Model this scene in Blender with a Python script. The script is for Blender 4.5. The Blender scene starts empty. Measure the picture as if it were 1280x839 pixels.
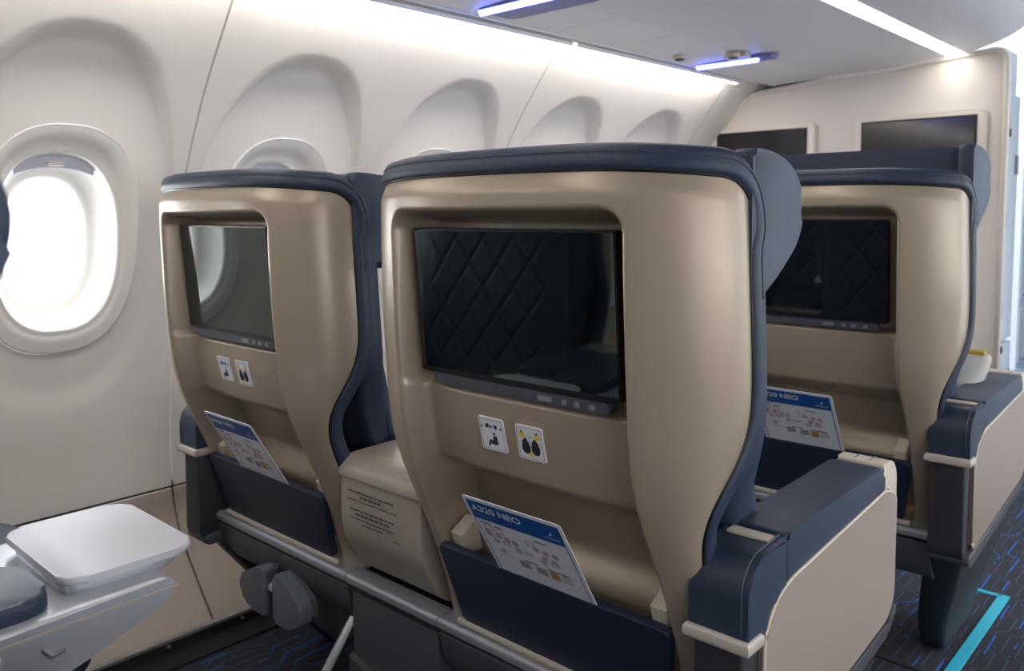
import bpy, bmesh, math, random
import numpy as np
from mathutils import Vector, Matrix
random.seed(4)
scn = bpy.context.scene
COL = scn.collection

# ------------------------------------------------------------------ camera
CX, CY, VX, VY = 640.0, 350.0, (-490.0, 272.0), (1600.0, 255.0)
FPX = math.sqrt(-((VX[0]-CX)*(VY[0]-CX) + (VX[1]-CY)*(VY[1]-CY)))
EYE = np.array([0.0, 0.0, 1.04])
def _ray(p): return np.array([(p[0]-CX)/FPX, -(p[1]-CY)/FPX, -1.0])
_X = -_ray(VX); _X /= np.linalg.norm(_X)
_Y = _ray(VY); _Y /= np.linalg.norm(_Y)
_Z = np.cross(_X, _Y)
ROT = np.stack([_X, _Y, _Z])
def at(p, x=None, y=None, z=None):
    r = ROT @ _ray(p)
    k = (x-EYE[0])/r[0] if x is not None else (y-EYE[1])/r[1] if y is not None else (z-EYE[2])/r[2]
    return EYE + r*k
cam = bpy.data.cameras.new('camera')
camo = bpy.data.objects.new('camera', cam); COL.objects.link(camo)
M4 = Matrix([list(ROT[0])+[EYE[0]], list(ROT[1])+[EYE[1]], list(ROT[2])+[EYE[2]], [0, 0, 0, 1]])
camo.matrix_world = M4
cam.sensor_width = 36.0; cam.lens = FPX/1280*36.0
cam.shift_y = -(419.5-CY)/1280.0
cam.clip_start = 0.02
cam.dof.use_dof = True; cam.dof.focus_distance = 1.12; cam.dof.aperture_fstop = 7.1
scn.camera = camo

# ------------------------------------------------------------------ world, exposure
scn.view_settings.view_transform = 'Standard'
scn.view_settings.look = 'None'
scn.view_settings.gamma = 1.0
scn.view_settings.use_curve_mapping = False
scn.view_settings.exposure = 0.42
w = bpy.data.worlds.new('overcast_sky'); scn.world = w; w.use_nodes = True
bg = w.node_tree.nodes['Background']
bg.inputs[0].default_value = (0.92, 0.96, 1.0, 1); bg.inputs[1].default_value = 3.0

def area(name, loc, direction, sx, sy, power, color=(1, 1, 1)):
    l = bpy.data.lights.new(name, 'AREA'); l.shape = 'RECTANGLE'; l.size = sx; l.size_y = sy
    l.energy = power; l.color = color
    o = bpy.data.objects.new(name, l); COL.objects.link(o); o.location = loc
    o.rotation_euler = Vector(direction).to_track_quat('-Z', 'Y').to_euler()
    return o
WIN_Y = [0.68 + 0.5334*k for k in range(-5, 5)]
XC = -0.13                                   # cabin centre line
P_WIN = 1.6
for k, y in enumerate(WIN_Y):
    area('window_daylight', (-2.20, y, 0.98), (1, 0, 0), 0.20, 0.32, P_WIN, (0.93, 0.96, 1.0))
    area('window_daylight', (2*XC+2.20, y, 0.98), (-1, 0, 0), 0.20, 0.32, P_WIN*2.6, (0.93, 0.96, 1.0))

# ------------------------------------------------------------------ materials
MATS = {}
def lin(r, g, b):
    f = lambda c: ((c/255+0.055)/1.055)**2.4 if c/255 > 0.04045 else c/255/12.92
    return (f(r), f(g), f(b), 1)
def mat(name, rgb, rough=0.5, metal=0.0, bump=0.0, bscale=200.0, var=0.0, coat=0.0, emit=None, estr=0.0, spec=None, nscale=None):
    if name in MATS: return MATS[name]
    m = bpy.data.materials.new(name); m.use_nodes = True
    nt = m.node_tree; b = nt.nodes['Principled BSDF']
    c = lin(*rgb)
    b.inputs['Base Color'].default_value = c
    b.inputs['Roughness'].default_value = rough; b.inputs['Metallic'].default_value = metal
    if coat: b.inputs['Coat Weight'].default_value = coat; b.inputs['Coat Roughness'].default_value = 0.1
    if spec is not None: b.inputs['Specular IOR Level'].default_value = spec
    if emit: b.inputs['Emission Color'].default_value = lin(*emit); b.inputs['Emission Strength'].default_value = estr
    tc = nt.nodes.new('ShaderNodeTexCoord')
    n = nt.nodes.new('ShaderNodeTexNoise'); n.inputs['Scale'].default_value = nscale or bscale; n.inputs['Detail'].default_value = 3
    nt.links.new(tc.outputs['Object'], n.inputs['Vector'])
    if var:
        mx = nt.nodes.new('ShaderNodeMix'); mx.data_type = 'RGBA'
        mx.inputs['A'].default_value = tuple(v*(1-var) for v in c[:3])+(1,)
        mx.inputs['B'].default_value = tuple(min(1, v*(1+var)) for v in c[:3])+(1,)
        nt.links.new(n.outputs['Fac'], mx.inputs['Factor']); nt.links.new(mx.outputs['Result'], b.inputs['Base Color'])
    if bump:
        n2 = nt.nodes.new('ShaderNodeTexNoise'); n2.inputs['Scale'].default_value = bscale; n2.inputs['Detail'].default_value = 4
        nt.links.new(tc.outputs['Object'], n2.inputs['Vector'])
        bp = nt.nodes.new('ShaderNodeBump'); bp.inputs['Strength'].default_value = bump; bp.inputs['Distance'].default_value = 0.001
        nt.links.new(n2.outputs['Fac'], bp.inputs['Height']); nt.links.new(bp.outputs['Normal'], b.inputs['Normal'])
    MATS[name] = m; return m
SHELL = mat('champagne_paint', (174, 160, 142), 0.33, 0.22, 0.03, 900, 0.04)
SHELL2 = mat('champagne_plastic', (176, 166, 153), 0.45, 0.1, 0.05, 700, 0.03)
NAVY = mat('navy_leather', (46, 60, 82), 0.48, 0, 0.35, 420, 0.12)
NAVYD = mat('navy_pocket_leather', (24, 38, 60), 0.5, 0, 0.3, 420, 0.10)
STITCH = mat('blue_grey_thread', (72, 84, 104), 0.7)
CHAR = mat('charcoal_plastic', (74, 78, 84), 0.5, 0, 0.1, 500, 0.06)
CHARD = mat('dark_charcoal_plastic', (48, 51, 56), 0.55, 0, 0.1, 500, 0.06)
RAIL = mat('grey_anodised_metal', (150, 154, 162), 0.5, 0.4, 0, 1, 0)
SILVER = mat('silver_paint', (196, 200, 208), 0.32, 0.35, 0.02, 800, 0.02)
SILVERP = mat('silver_tray_paint', (206, 210, 218), 0.5, 0.1, 0.02, 800, 0.02)
ALU = mat('bare_aluminium', (190, 192, 196), 0.35, 0.8)
BAND = mat('light_grey_band', (196, 188, 178), 0.4, 0.1)
CREAM = mat('cream_plastic', (214, 204, 188), 0.4)
PANELB = mat('greige_arm_panel', (160, 148, 138), 0.55, 0, 0.15, 600, 0.04)
BLACK = mat('black_bezel_plastic', (14, 15, 18), 0.35)
GLASS = mat('dark_display_glass', (10, 15, 18), 0.035)
_g = GLASS.node_tree.nodes['Principled BSDF']; _g.inputs['IOR'].default_value = 2.0; _g.inputs['Specular Tint'].default_value = (0.82, 1.0, 0.93, 1)
BARM = mat('dark_grey_control_bar', (84, 88, 96), 0.4, 0.3)
BTN = mat('button_metal', (150, 152, 158), 0.35, 0.5)
PWHITE = mat('placard_white', (226, 230, 236), 0.5)
PINK = mat('print_dark_ink', (50, 52, 58), 0.6)
PYEL = mat('print_yellow_ink', (238, 204, 40), 0.6)
PBLU = mat('print_blue_ink', (20, 84, 160), 0.5)
PLBL = mat('print_bright_blue_ink', (40, 100, 220), 0.5)
PRED = mat('print_red_ink', (190, 110, 116), 0.6)
PGRY = mat('print_grey_ink', (150, 154, 164), 0.6)
PORG = mat('print_ochre_ink', (186, 150, 90), 0.6)
CARDW = mat('card_laminate', (232, 236, 244), 0.3)
WALL = mat('ivory_sidewall', (228, 224, 219), 0.55, 0, 0.05, 900, 0.01)
DADO = mat('greige_dado_panel', (178, 168, 158), 0.5, 0, 0.08, 700, 0.02)
BEZEL = mat('window_bezel_ivory', (232, 229, 225), 0.4)
SHADE = mat('window_shade_grey', (206, 210, 222), 0.5)
CEIL = mat('bin_grey_panel', (226, 227, 233), 0.5, 0, 0.04, 900, 0.01)
PSU = mat('service_panel_grey', (230, 231, 235), 0.5)
SEAM = mat('seam_dark_gap', (168, 163, 157), 0.7)
SEAMB = mat('black_gap', (22, 22, 24), 0.7)
BULK = mat('bulkhead_laminate', (226, 219, 210), 0.45, 0, 0.05, 600, 0.02)
FRAMEW = mat('screen_frame_ivory', (228, 220, 210), 0.4)
TVG = mat('wall_display_glass', (24, 25, 30), 0.12, spec=0.7)
GALW = mat('galley_white_panel', (196, 206, 216), 0.4)
GALB = mat('galley_blue_grey', (150, 172, 200), 0.4)
TEAL = mat('teal_floor_strip', (40, 170, 196), 0.4, emit=(40, 170, 196), estr=0.15)
COVE = mat('cove_light_strip', (255, 250, 240), 0.5, emit=(255, 248, 240), estr=21.0)
STRIP = mat('ceiling_light_diffuser', (255, 250, 240), 0.5, emit=(255, 248, 238), estr=7.0)
BLUEL = mat('blue_light_tube', (190, 200, 255), 0.5, emit=(96, 110, 255), estr=9.0)
RECGLOW = mat('service_recess_blue', (110, 116, 170), 0.5)  # blue glow of the tube is put into the recess colour
PILLOW = mat('pillow_grey_cotton', (196, 198, 196), 0.8, 0, 0.3, 300, 0.05)
YLIN = mat('yellow_lining', (190, 165, 60), 0.8)
RUBBER = mat('footrest_rubber', (96, 102, 112), 0.6, 0, 0.2, 300, 0.08)
APRON = mat('apron_concrete', (200, 200, 198), 0.9, 0, 0.1, 3, 0.1)

def pane_material():
    m = bpy.data.materials.new('window_glass'); m.use_nodes = True
    nt = m.node_tree; nt.nodes.remove(nt.nodes['Principled BSDF'])
    t = nt.nodes.new('ShaderNodeBsdfTransparent'); g = nt.nodes.new('ShaderNodeBsdfGlossy'); g.inputs['Roughness'].default_value = 0.05
    mx = nt.nodes.new('ShaderNodeMixShader'); mx.inputs[0].default_value = 0.06
    nt.links.new(t.outputs[0], mx.inputs[1]); nt.links.new(g.outputs[0], mx.inputs[2])
    nt.links.new(mx.outputs[0], nt.nodes['Material Output'].inputs[0]); return m
PANE = pane_material()

def carpet_material():
    m = bpy.data.materials.new('patterned_carpet'); m.use_nodes = True
    nt = m.node_tree; N = nt.nodes; L = nt.links; b = N['Principled BSDF']; b.inputs['Roughness'].default_value = 0.95
    def math_(op, a, c=None, d=None):
        n = N.new('ShaderNodeMath'); n.operation = op
        for i, v in enumerate((a, c, d)):
            if v is None: continue
            if isinstance(v, (int, float)): n.inputs[i].default_value = v
            else: L.new(v, n.inputs[i])
        return n.outputs[0]
    tc = N.new('ShaderNodeTexCoord'); sp = N.new('ShaderNodeSeparateXYZ'); L.new(tc.outputs['Object'], sp.inputs[0])
    x, y = sp.outputs[0], sp.outputs[1]
    def lines(pitch, jog_len, jog, phase, width):
        cell = math_('FLOOR', math_('DIVIDE', x, 0.105))
        ph = math_('ADD', y, math_('MULTIPLY', math_('SINE', math_('MULTIPLY', cell, 37.3+phase)), 0.13))
        pp = math_('PINGPONG', math_('ADD', ph, phase), jog_len)
        tr = math_('MINIMUM', math_('MAXIMUM', math_('SUBTRACT', pp, jog_len*0.36), 0.0), jog)
        u = math_('ADD', x, tr)
        fr = math_('ABSOLUTE', math_('SUBTRACT', math_('FRACT', math_('DIVIDE', math_('ADD', u, phase*0.37), pitch)), 0.5))
        return math_('LESS_THAN', fr, width/pitch), u
    l1, u1 = lines(0.030, 0.11, 0.022, 0.0, 0.0011)
    l2, u2 = lines(0.047, 0.17, 0.034, 0.31, 0.0016)
    nz = N.new('ShaderNodeTexNoise'); nz.inputs['Scale'].default_value = 7.0; L.new(tc.outputs['Object'], nz.inputs['Vector'])
    on = math_('GREATER_THAN', nz.outputs['Fac'], 0.50)
    pile = N.new('ShaderNodeTexNoise'); pile.inputs['Scale'].default_value = 500; L.new(tc.outputs['Object'], pile.inputs['Vector'])
    base = N.new('ShaderNodeMix'); base.data_type = 'RGBA'
    base.inputs['A'].default_value = lin(34, 37, 46); base.inputs['B'].default_value = lin(50, 54, 64)
    L.new(pile.outputs['Fac'], base.inputs['Factor'])
    c1 = N.new('ShaderNodeMix'); c1.data_type = 'RGBA'; c1.inputs['B'].default_value = lin(70, 84, 116)
    L.new(l1, c1.inputs['Factor']); L.new(base.outputs['Result'], c1.inputs['A'])
    c2 = N.new('ShaderNodeMix'); c2.data_type = 'RGBA'; c2.inputs['B'].default_value = lin(32, 104, 206)
    L.new(math_('MULTIPLY', l2, on), c2.inputs['Factor']); L.new(c1.outputs['Result'], c2.inputs['A'])
    L.new(c2.outputs['Result'], b.inputs['Base Color'])
    bp = N.new('ShaderNodeBump'); bp.inputs['Strength'].default_value = 0.5; bp.inputs['Distance'].default_value = 0.002
    L.new(pile.outputs['Fac'], bp.inputs['Height']); L.new(bp.outputs['Normal'], b.inputs['Normal'])
    return m
CARPET = carpet_material()

# ------------------------------------------------------------------ mesh helpers
def mesh(name, verts, faces, m, smooth=True):
    me = bpy.data.meshes.new(name); me.from_pydata([tuple(map(float, v)) for v in verts], [], [tuple(map(int, f)) for f in faces])
    me.materials.append(m); me.update()
    if smooth:
        me.polygons.foreach_set('use_smooth', [True]*len(me.polygons))
    return me
def link(name, me, parent=None):
    o = bpy.data.objects.new(name, me); COL.objects.link(o)
    if parent is not None: o.parent = parent
    return o
YOFF = 0.0                                    # seats and consoles are modelled about their own origin
def put(name, geo, m, parent=None, smooth=True, angle=None):
    v, f = geo
    v = [(p[0], p[1]-YOFF, p[2]) for p in v] if parent is not None else v
    me = mesh(name, v, f, m, smooth)
    if smooth and angle is not None: me.set_sharp_from_angle(angle=math.radians(angle))
    return link(name, me, parent)
def join(*geos):
    V, F = [], []
    for v, f in geos:
        k = len(V); V += list(v); F += [tuple(i+k for i in q) for q in f]
    return V, F
def from_bm(bm):
    bm.verts.ensure_lookup_table(); bmesh.ops.recalc_face_normals(bm, faces=bm.faces)
    bm.verts.index_update()
    g = ([tuple(v.co) for v in bm.verts], [tuple(v.index for v in f.verts) for f in bm.faces]); bm.free(); return g
def rbox(c, s, r=0.004, seg=2):
    bm = bmesh.new(); bmesh.ops.create_cube(bm, size=1.0)
    for v in bm.verts: v.co = Vector((c[0]+v.co.x*s[0], c[1]+v.co.y*s[1], c[2]+v.co.z*s[2]))
    if r: bmesh.ops.bevel(bm, geom=list(bm.edges), offset=min(r, min(s)*0.49), segments=seg, profile=0.5, affect='EDGES')
    return from_bm(bm)
def rounded(poly, r, n=5):
    """round the corners of a 2D polygon; r a number or one per corner"""
    out = []; k = len(poly)
    for i in range(k):
        a, b, c = (np.array(poly[(i+d) % k], float) for d in (-1, 0, 1))
        ri = r[i] if isinstance(r, (list, tuple)) else r
        u, v = a-b, c-b; lu, lv = np.linalg.norm(u), np.linalg.norm(v); u /= lu; v /= lv
        d = min(ri, lu*0.49, lv*0.49)
        if d < 1e-5: out.append(tuple(b)); continue
        for j in range(n+1):
            t = j/n; p = b+u*d*(1-t)**2+v*d*t**2
            out.append(tuple(p))
    return out
def prism(poly, axis, lo, hi, bev=0.003, seg=2):
    """extrude a 2D outline along an axis (x: poly is y,z; y: x,z; z: x,y)"""
    bm = bmesh.new(); f = {'x': lambda p, t: (t, p[0], p[1]), 'y': lambda p, t: (p[0], t, p[1]), 'z': lambda p, t: (p[0], p[1], t)}[axis]
    a = [bm.verts.new(f(p, lo)) for p in poly]; b = [bm.verts.new(f(p, hi)) for p in poly]
    fa = bm.faces.new(a); fb = bm.faces.new(b[::-1]); n = len(poly)
    for i in range(n): bm.faces.new((a[i], a[(i+1) % n], b[(i+1) % n], b[i]))
    if bev: bmesh.ops.bevel(bm, geom=list(set(fa.edges) | set(fb.edges)), offset=bev, segments=seg, profile=0.5, affect='EDGES')
    return from_bm(bm)
def tube(pts, r, n=10, caps=True, flat=None):
    """round (or flat = (w, t)) bar through points"""
    P = [np.array(p, float) for p in pts]; V, F = [], []
    up = np.array([0, 0, 1.0])
    for i, p in enumerate(P):
        t = P[min(i+1, len(P)-1)]-P[max(i-1, 0)]; t /= np.linalg.norm(t)
        a = np.cross(t, up if abs(t[2]) < 0.95 else np.array([1.0, 0, 0])); a /= np.linalg.norm(a); b = np.cross(t, a)
        ra, rb = (r, r) if flat is None else (flat[0]/2, flat[1]/2)
        for k in range(n):
            q = 2*math.pi*(k+0.5)/n
            c, s = math.cos(q), math.sin(q)
            if flat is not None:
                m_ = max(abs(c), abs(s)); c, s = c/m_, s/m_
            V.append(p+a*c*ra+b*s*rb)
    for i in range(len(P)-1):
        for k in range(n): F.append((i*n+k, i*n+(k+1) % n, (i+1)*n+(k+1) % n, (i+1)*n+k))
    if caps: F += [tuple(range(n))[::-1], tuple((len(P)-1)*n+k for k in range(n))]
    return [tuple(v) for v in V], F
def gridgeo(P, closed=False):
    R, C = len(P), len(P[0]); V = [tuple(p) for row in P for p in row]; F = []
    for i in range(R-1):
        for j in range(C if closed else C-1): F.append((i*C+j, i*C+(j+1) % C, (i+1)*C+(j+1) % C, (i+1)*C+j))
    return V, F
def loft(rings):
    V, F = gridgeo(rings, True); n = len(rings[0]); R = len(rings)
    F += [tuple(range(n))[::-1], tuple((R-1)*n+k for k in range(n))]
    return V, F
def disc(c, r, axis, h, n=16, bev=0.0):
    poly = [(math.cos(2*math.pi*k/n)*r, math.sin(2*math.pi*k/n)*r) for k in range(n)]
    d = {'x': 0, 'y': 1, 'z': 2}[axis]; o = [q for q in range(3) if q != d]
    g = prism([(p[0]+c[o[0]], p[1]+c[o[1]]) for p in poly], axis, c[d]-h/2, c[d]+h/2, bev, 1)
    return g
def sstep(a, b, x):
    t = np.clip((x-a)/(b-a), 0, 1); return t*t*(3-2*t)
def tag(o, label, cat, group=None, kind=None):
    o['label'] = label; o['category'] = cat
    if group: o['group'] = group
    if kind: o['kind'] = kind
    return o
def struct(o): o['kind'] = 'structure'; return o
def empty(name, loc):
    o = bpy.data.objects.new(name, None); COL.objects.link(o); o.location = loc; o.empty_display_size = 0.1; return o
def copy_tree(o, parent=None):
    kids = list(o.children)
    c = o.copy(); COL.objects.link(c); c.parent = parent
    for k in kids: copy_tree(k, c)
    return c

# ------------------------------------------------------------------ the cabin: floor, side walls, windows, ceiling
Y0, Y1 = -2.6, 3.3                            # rear end of the model, forward bulkhead
fl = struct(put('floor', rbox((XC, 1.4, -0.02), (3.9, 8.2, 0.04), 0), CARPET, smooth=False))
WZ = [0.33, 0.45, 0.60, 0.80, 0.98, 1.06, 1.138, 1.221, 1.31, 1.409, 1.50, 1.58, 1.66]
WX = [2.080, 2.082, 2.070, 2.040, 1.995, 1.968, 1.936, 1.890, 1.836, 1.760, 1.686, 1.625, 1.585]
def wall_x(z): return np.interp(z, WZ, WX)
_zz = np.linspace(0.33, 1.66, 134); _xx = np.interp(_zz, WZ, WX)
for _ in range(30): _xx[1:-1] = (_xx[:-2]+2*_xx[1:-1]+_xx[2:])/4
def wall_xs(z): return np.interp(z, _zz, _xx)
WC = 0.975                                    # height of window centres
def scoop(dy, z):
    """how far the shallow scallop round a window lies behind the leaning sidewall"""
    zc = 0.99; hz = np.where(z > zc, 0.425, 0.42); hw = 0.24
    q = (np.abs(dy)/hw)**2.3+(np.abs(z-zc)/hz)**2.3
    rr = q**(1/2.3)
    lo = np.where(z > 1.1, 0.955, 0.955-0.13*sstep(1.1, 0.9, z)); m = 1-sstep(0, 1, (rr-lo)/(1.015-lo))
    depth = 0.002+0.040*sstep(1.04, 1.38, z) + 0.005*sstep(0.85, 0.60, z)
    return m*depth
def sup(a, b, n, K, ph=0.0):
    out = []
    for k in range(K):
        q = 2*math.pi*k/K+ph; c, s = math.cos(q), math.sin(q)
        out.append((a*math.copysign(abs(c)**(2/n), c), b*math.copysign(abs(s)**(2/n), s)))
    return out
BZ_A, BZ_B = 0.172, 0.256
PW = 0.5334
def side_panel_geo(sign, gap=0.0025, left_seam=True):
    """one sidewall bay round one window, window at y = 0"""
    K, Rn = 160, 54
    inner = []; outer = []
    ylo = -PW/2+(gap if left_seam else 0); yhi = PW/2-(0 if left_seam else gap)
    z0, z1 = 0.335, 1.66
    for k in range(K):
        q = 2*math.pi*(k+0.5)/K; c, s = math.cos(q), math.sin(q)
        inner.append((BZ_A*math.copysign(abs(c)**(2/2.5), c), WC+BZ_B*math.copysign(abs(s)**(2/2.5), s)))
        # ray to rectangle, corners spread evenly by warping the angle
        dx, dz = inner[-1][0], inner[-1][1]-WC
        t = 1e9
        if dx > 1e-9: t = min(t, yhi/dx)
        if dx < -1e-9: t = min(t, ylo/dx)
        if dz > 1e-9: t = min(t, (z1-WC)/dz)
        if dz < -1e-9: t = min(t, (z0-WC)/dz)
        outer.append((dx*t, WC+dz*t))
    # snap nearest points to the four corners
    for cy_, cz_ in ((ylo, z0), (ylo, z1), (yhi, z0), (yhi, z1)):
        d = [abs(p[0]-cy_)+abs(p[1]-cz_) for p in outer]; outer[int(np.argmin(d))] = (cy_, cz_)
    rows = []
    for i in range(Rn):
        t = i/(Rn-1); row = []
        for k in range(K):
            y = inner[k][0]*(1-t)+outer[k][0]*t; z = inner[k][1]*(1-t)+outer[k][1]*t
            x = wall_xs(z)+scoop(np.array(y), np.array(z))
            e = min(y-ylo, 9) if left_seam else min(yhi-y, 9)
            row.append((sign*float(x), y, z))
        rows.append(row)
    V, F = gridgeo(rows, True)
    return V, (F if sign > 0 else [f[::-1] for f in F])
def ring_x(y, z): return float(wall_xs(z)+scoop(np.array(y), np.array(z)))
def window_ring(sign, prof, K=96, n=2.5):
    """rings (a, b, depth beyond the wall surface at the bezel edge)"""
    rows = []
    for a, b, d in prof:
        row = []
        for (y, z) in sup(a, b, n, K):
            # follow the tilt of the scallop round the window
            zz = WC+z; yr = y/a*BZ_A; zr = WC+z/b*BZ_B
            base = 1.998-0.16*z
            edge = ring_x(yr, zr)
            f = min(1.0, max(0.0, (a-0.150)/(BZ_A-0.150)))
            row.append((sign*(base*(1-f)+edge*f+d), y, zz))
        rows.append(row)
    V, F = gridgeo(rows, True)
    return V, (F if sign < 0 else [f[::-1] for f in F])
def build_side(sign, xc, ys, wall_name, first_number):
    wall = empty(wall_name, (xc, 0, 0)); struct(wall)
    pan_me = [mesh('sidewall_panel', *side_panel_geo(sign, left_seam=b), WALL) for b in (True, False)]
    # backing behind the joints
    pts = [(sign*(wall_xs(z)+0.0085), z) for z in np.linspace(0.34, 1.66, 30)]
    out = pts+[(p[0]+sign*0.004, p[1]) for p in pts[::-1]]
    seam_me = mesh('joint_backing', *prism(out, 'y', -0.018, 0.018, 0), SEAM, False)
    bez_me = mesh('window_bezel', *window_ring(sign, [(0.172, 0.256, 0.004), (0.1715, 0.2555, -0.003), (0.169, 0.253, -0.004), (0.166, 0.250, -0.001), (0.150, 0.229, 0.004), (0.141, 0.216, 0.008), (0.136, 0.2085, 0.010), (0.1325, 0.204, 0.008), (0.129, 0.2, 0.010), (0.127, 0.198, 0.017), (0.126, 0.197, 0.03)]), BEZEL)
    rev_me = mesh('window_reveal', *window_ring(sign, [(0.126, 0.197, 0.03), (0.122, 0.192, 0.050), (0.112, 0.179, 0.078), (0.099, 0.163, 0.092), (0.090, 0.151, 0.097), (0.085, 0.145, 0.110)]), BEZEL)
    pane_me = mesh('pane', *[(lambda g: (g[0], g[1]+[tuple(range(96))]))(window_ring(sign, [(0.0855, 0.1455, 0.106)]))][0], PANE)
    # shade pulled a little way down behind the bezel
    sh = [(y, z) for (y, z) in sup(0.1255, 0.1965, 2.5, 96) if z > 0.162]
    sh = sorted(sh, key=lambda p: p[0])
    low = [(y*0.97, 0.168-0.030*(abs(y)/0.11)**2.2) for y, z in sh]
    shv = []
    for (y, z), (yl, zl) in zip(sh, low):
        shv.append(((y, max(z, zl)), (yl, min(z, zl))))
    V, F = [], []
    for a, b in shv:
        for (y, z) in (a, b): V.append((sign*(1.998-0.16*z+0.036), y, WC+z))
    for i in range(len(shv)-1): F.append((2*i, 2*i+1, 2*i+3, 2*i+2))
    sh_me = mesh('window_shade', V, F, SHADE)
    hd_me = mesh('shade_handle', *rbox((sign*(1.998-0.16*0.176+0.031), 0, WC+0.176), (0.012, 0.036, 0.010), 0.004), BEZEL)
    for k, y in enumerate(ys):
        p = link('sidewall_panel', pan_me[0 if (k % 2 == (1 if len(ys) % 2 else 0)) else 1], wall); p.location = (0, y, 0)
        wn = link('window_%d' % (first_number+k), bez_me); wn.location = (xc, y, 0); struct(wn)
        for nm, me in (('window_reveal', rev_me), ('pane', pane_me), ('window_shade', sh_me), ('shade_handle', hd_me)):
            o = link(nm, me, wn)
    return wall, seam_me
wl, seam_me = build_side(-1, 0.0, WIN_Y, 'wall_left', 1)
# panel joints fall between every second pair of windows
JOINT = [0.9467+1.0668*k for k in range(-4, 3)]
for y in JOINT:
    if Y0 < y < Y1: o = link('joint_backing', seam_me, wl); o.location = (0, y, 0)
wr, seam_r = build_side(1, 2*XC, WIN_Y, 'wall_right', 11)
for y in JOINT:
    if Y0 < y < Y1: o = link('joint_backing', seam_r, wr); o.location = (0, y, 0)
def wall_strip(sign, y0, y1):
    zs = np.linspace(0.335, 1.66, 40)
    return gridgeo([[(sign*float(wall_xs(z)), y, z) for y in ((y0, y1) if sign < 0 else (y1, y0))] for z in zs])
for sign, wall in ((-1, wl), (1, wr)):
    put('closing_panel', wall_strip(sign, 3.083, 3.33), WALL, wall)
    put('closing_panel', wall_strip(sign, Y0, WIN_Y[0]-PW/2-0.003), WALL, wall)
    # dado panels lean in towards the floor, a dark joint above them
    prof = [(2.078, 0.3285), (2.072, 0.27), (2.03, 0.19), (1.885, 0.034)]
    edges = [Y0]+[j for j in JOINT if Y0+0.3 < j < Y1]+[3.33]
    for a, b in zip(edges[:-1], edges[1:]):
        poly = rounded([(sign*p[0], p[1]) for p in prof]+[(sign*(p[0]+0.012), p[1]) for p in prof[::-1]], [0.002, 0.05, 0.05, 0.002, 0.002, 0.05, 0.05, 0.002])
        put('dado_panel', prism(poly, 'y', a+0.003, b-0.003, 0.002, 1), DADO, wall, angle=40)
    put('dado_joint', prism([(sign*2.083, 0.305), (sign*2.084, 0.345), (sign*2.11, 0.345), (sign*2.11, 0.305)], 'y', Y0, 3.33, 0), SEAMB, wall, False)
    put('dado_backing', prism([(sign*2.09, 0.32), (sign*2.05, 0.19), (sign*1.903, 0.03), (sign*1.93, 0.03), (sign*2.10, 0.19), (sign*2.11, 0.32)], 'y', Y0, 3.33, 0), SEAM, wall, False)
    for y in np.arange(-0.2, 3.0, 0.21):
        pass
for sign, nm, xo in ((-1, 'baseboard_left', 0.0), (1, 'baseboard_right', 2*XC)):
    bb = struct(put(nm, prism([(sign*1.875+xo, 0.0), (sign*1.89+xo, 0.034), (sign*1.93+xo, 0.034), (sign*1.93+xo, 0.0)], 'y', Y0, 3.33, 0.001), SEAMB, smooth=False))
    lip = put('metal_lip', prism([(sign*1.874+xo, 0.029), (sign*1.874+xo, 0.036), (sign*1.895+xo, 0.038), (sign*1.895+xo, 0.029)], 'y', Y0, 3.33, 0.001), ALU, bb, False)
    for y in np.arange(0.45, 1.6, 0.19):
        put('screw', disc((sign*1.879+xo, y, 0.018), 0.004, 'x', 0.006, 10), ALU, bb)
    tb = put('track_cover', prism([(sign*1.80+xo, 0.0005), (sign*1.80+xo, 0.006), (sign*1.876+xo, 0.008), (sign*1.876+xo, 0.0005)], 'y', Y0, 3.29, 0.001), SEAMB, bb, False)
wr.location.x = 2*XC

# ceiling: service panels, bin underside, light strips, bin fronts, centre ceiling
ce = struct(empty('ceiling', (0, 0, 0)))
def cpoly(pts, t=0.012): return pts+[(p[0], p[1]+t) for p in pts[::-1]]
def mirx(pts): return [(2*XC-p[0], p[1]) for p in pts]
PSU_Y = [-2.6, -1.45, -0.35, 0.75, 2.22, 3.30]
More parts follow.
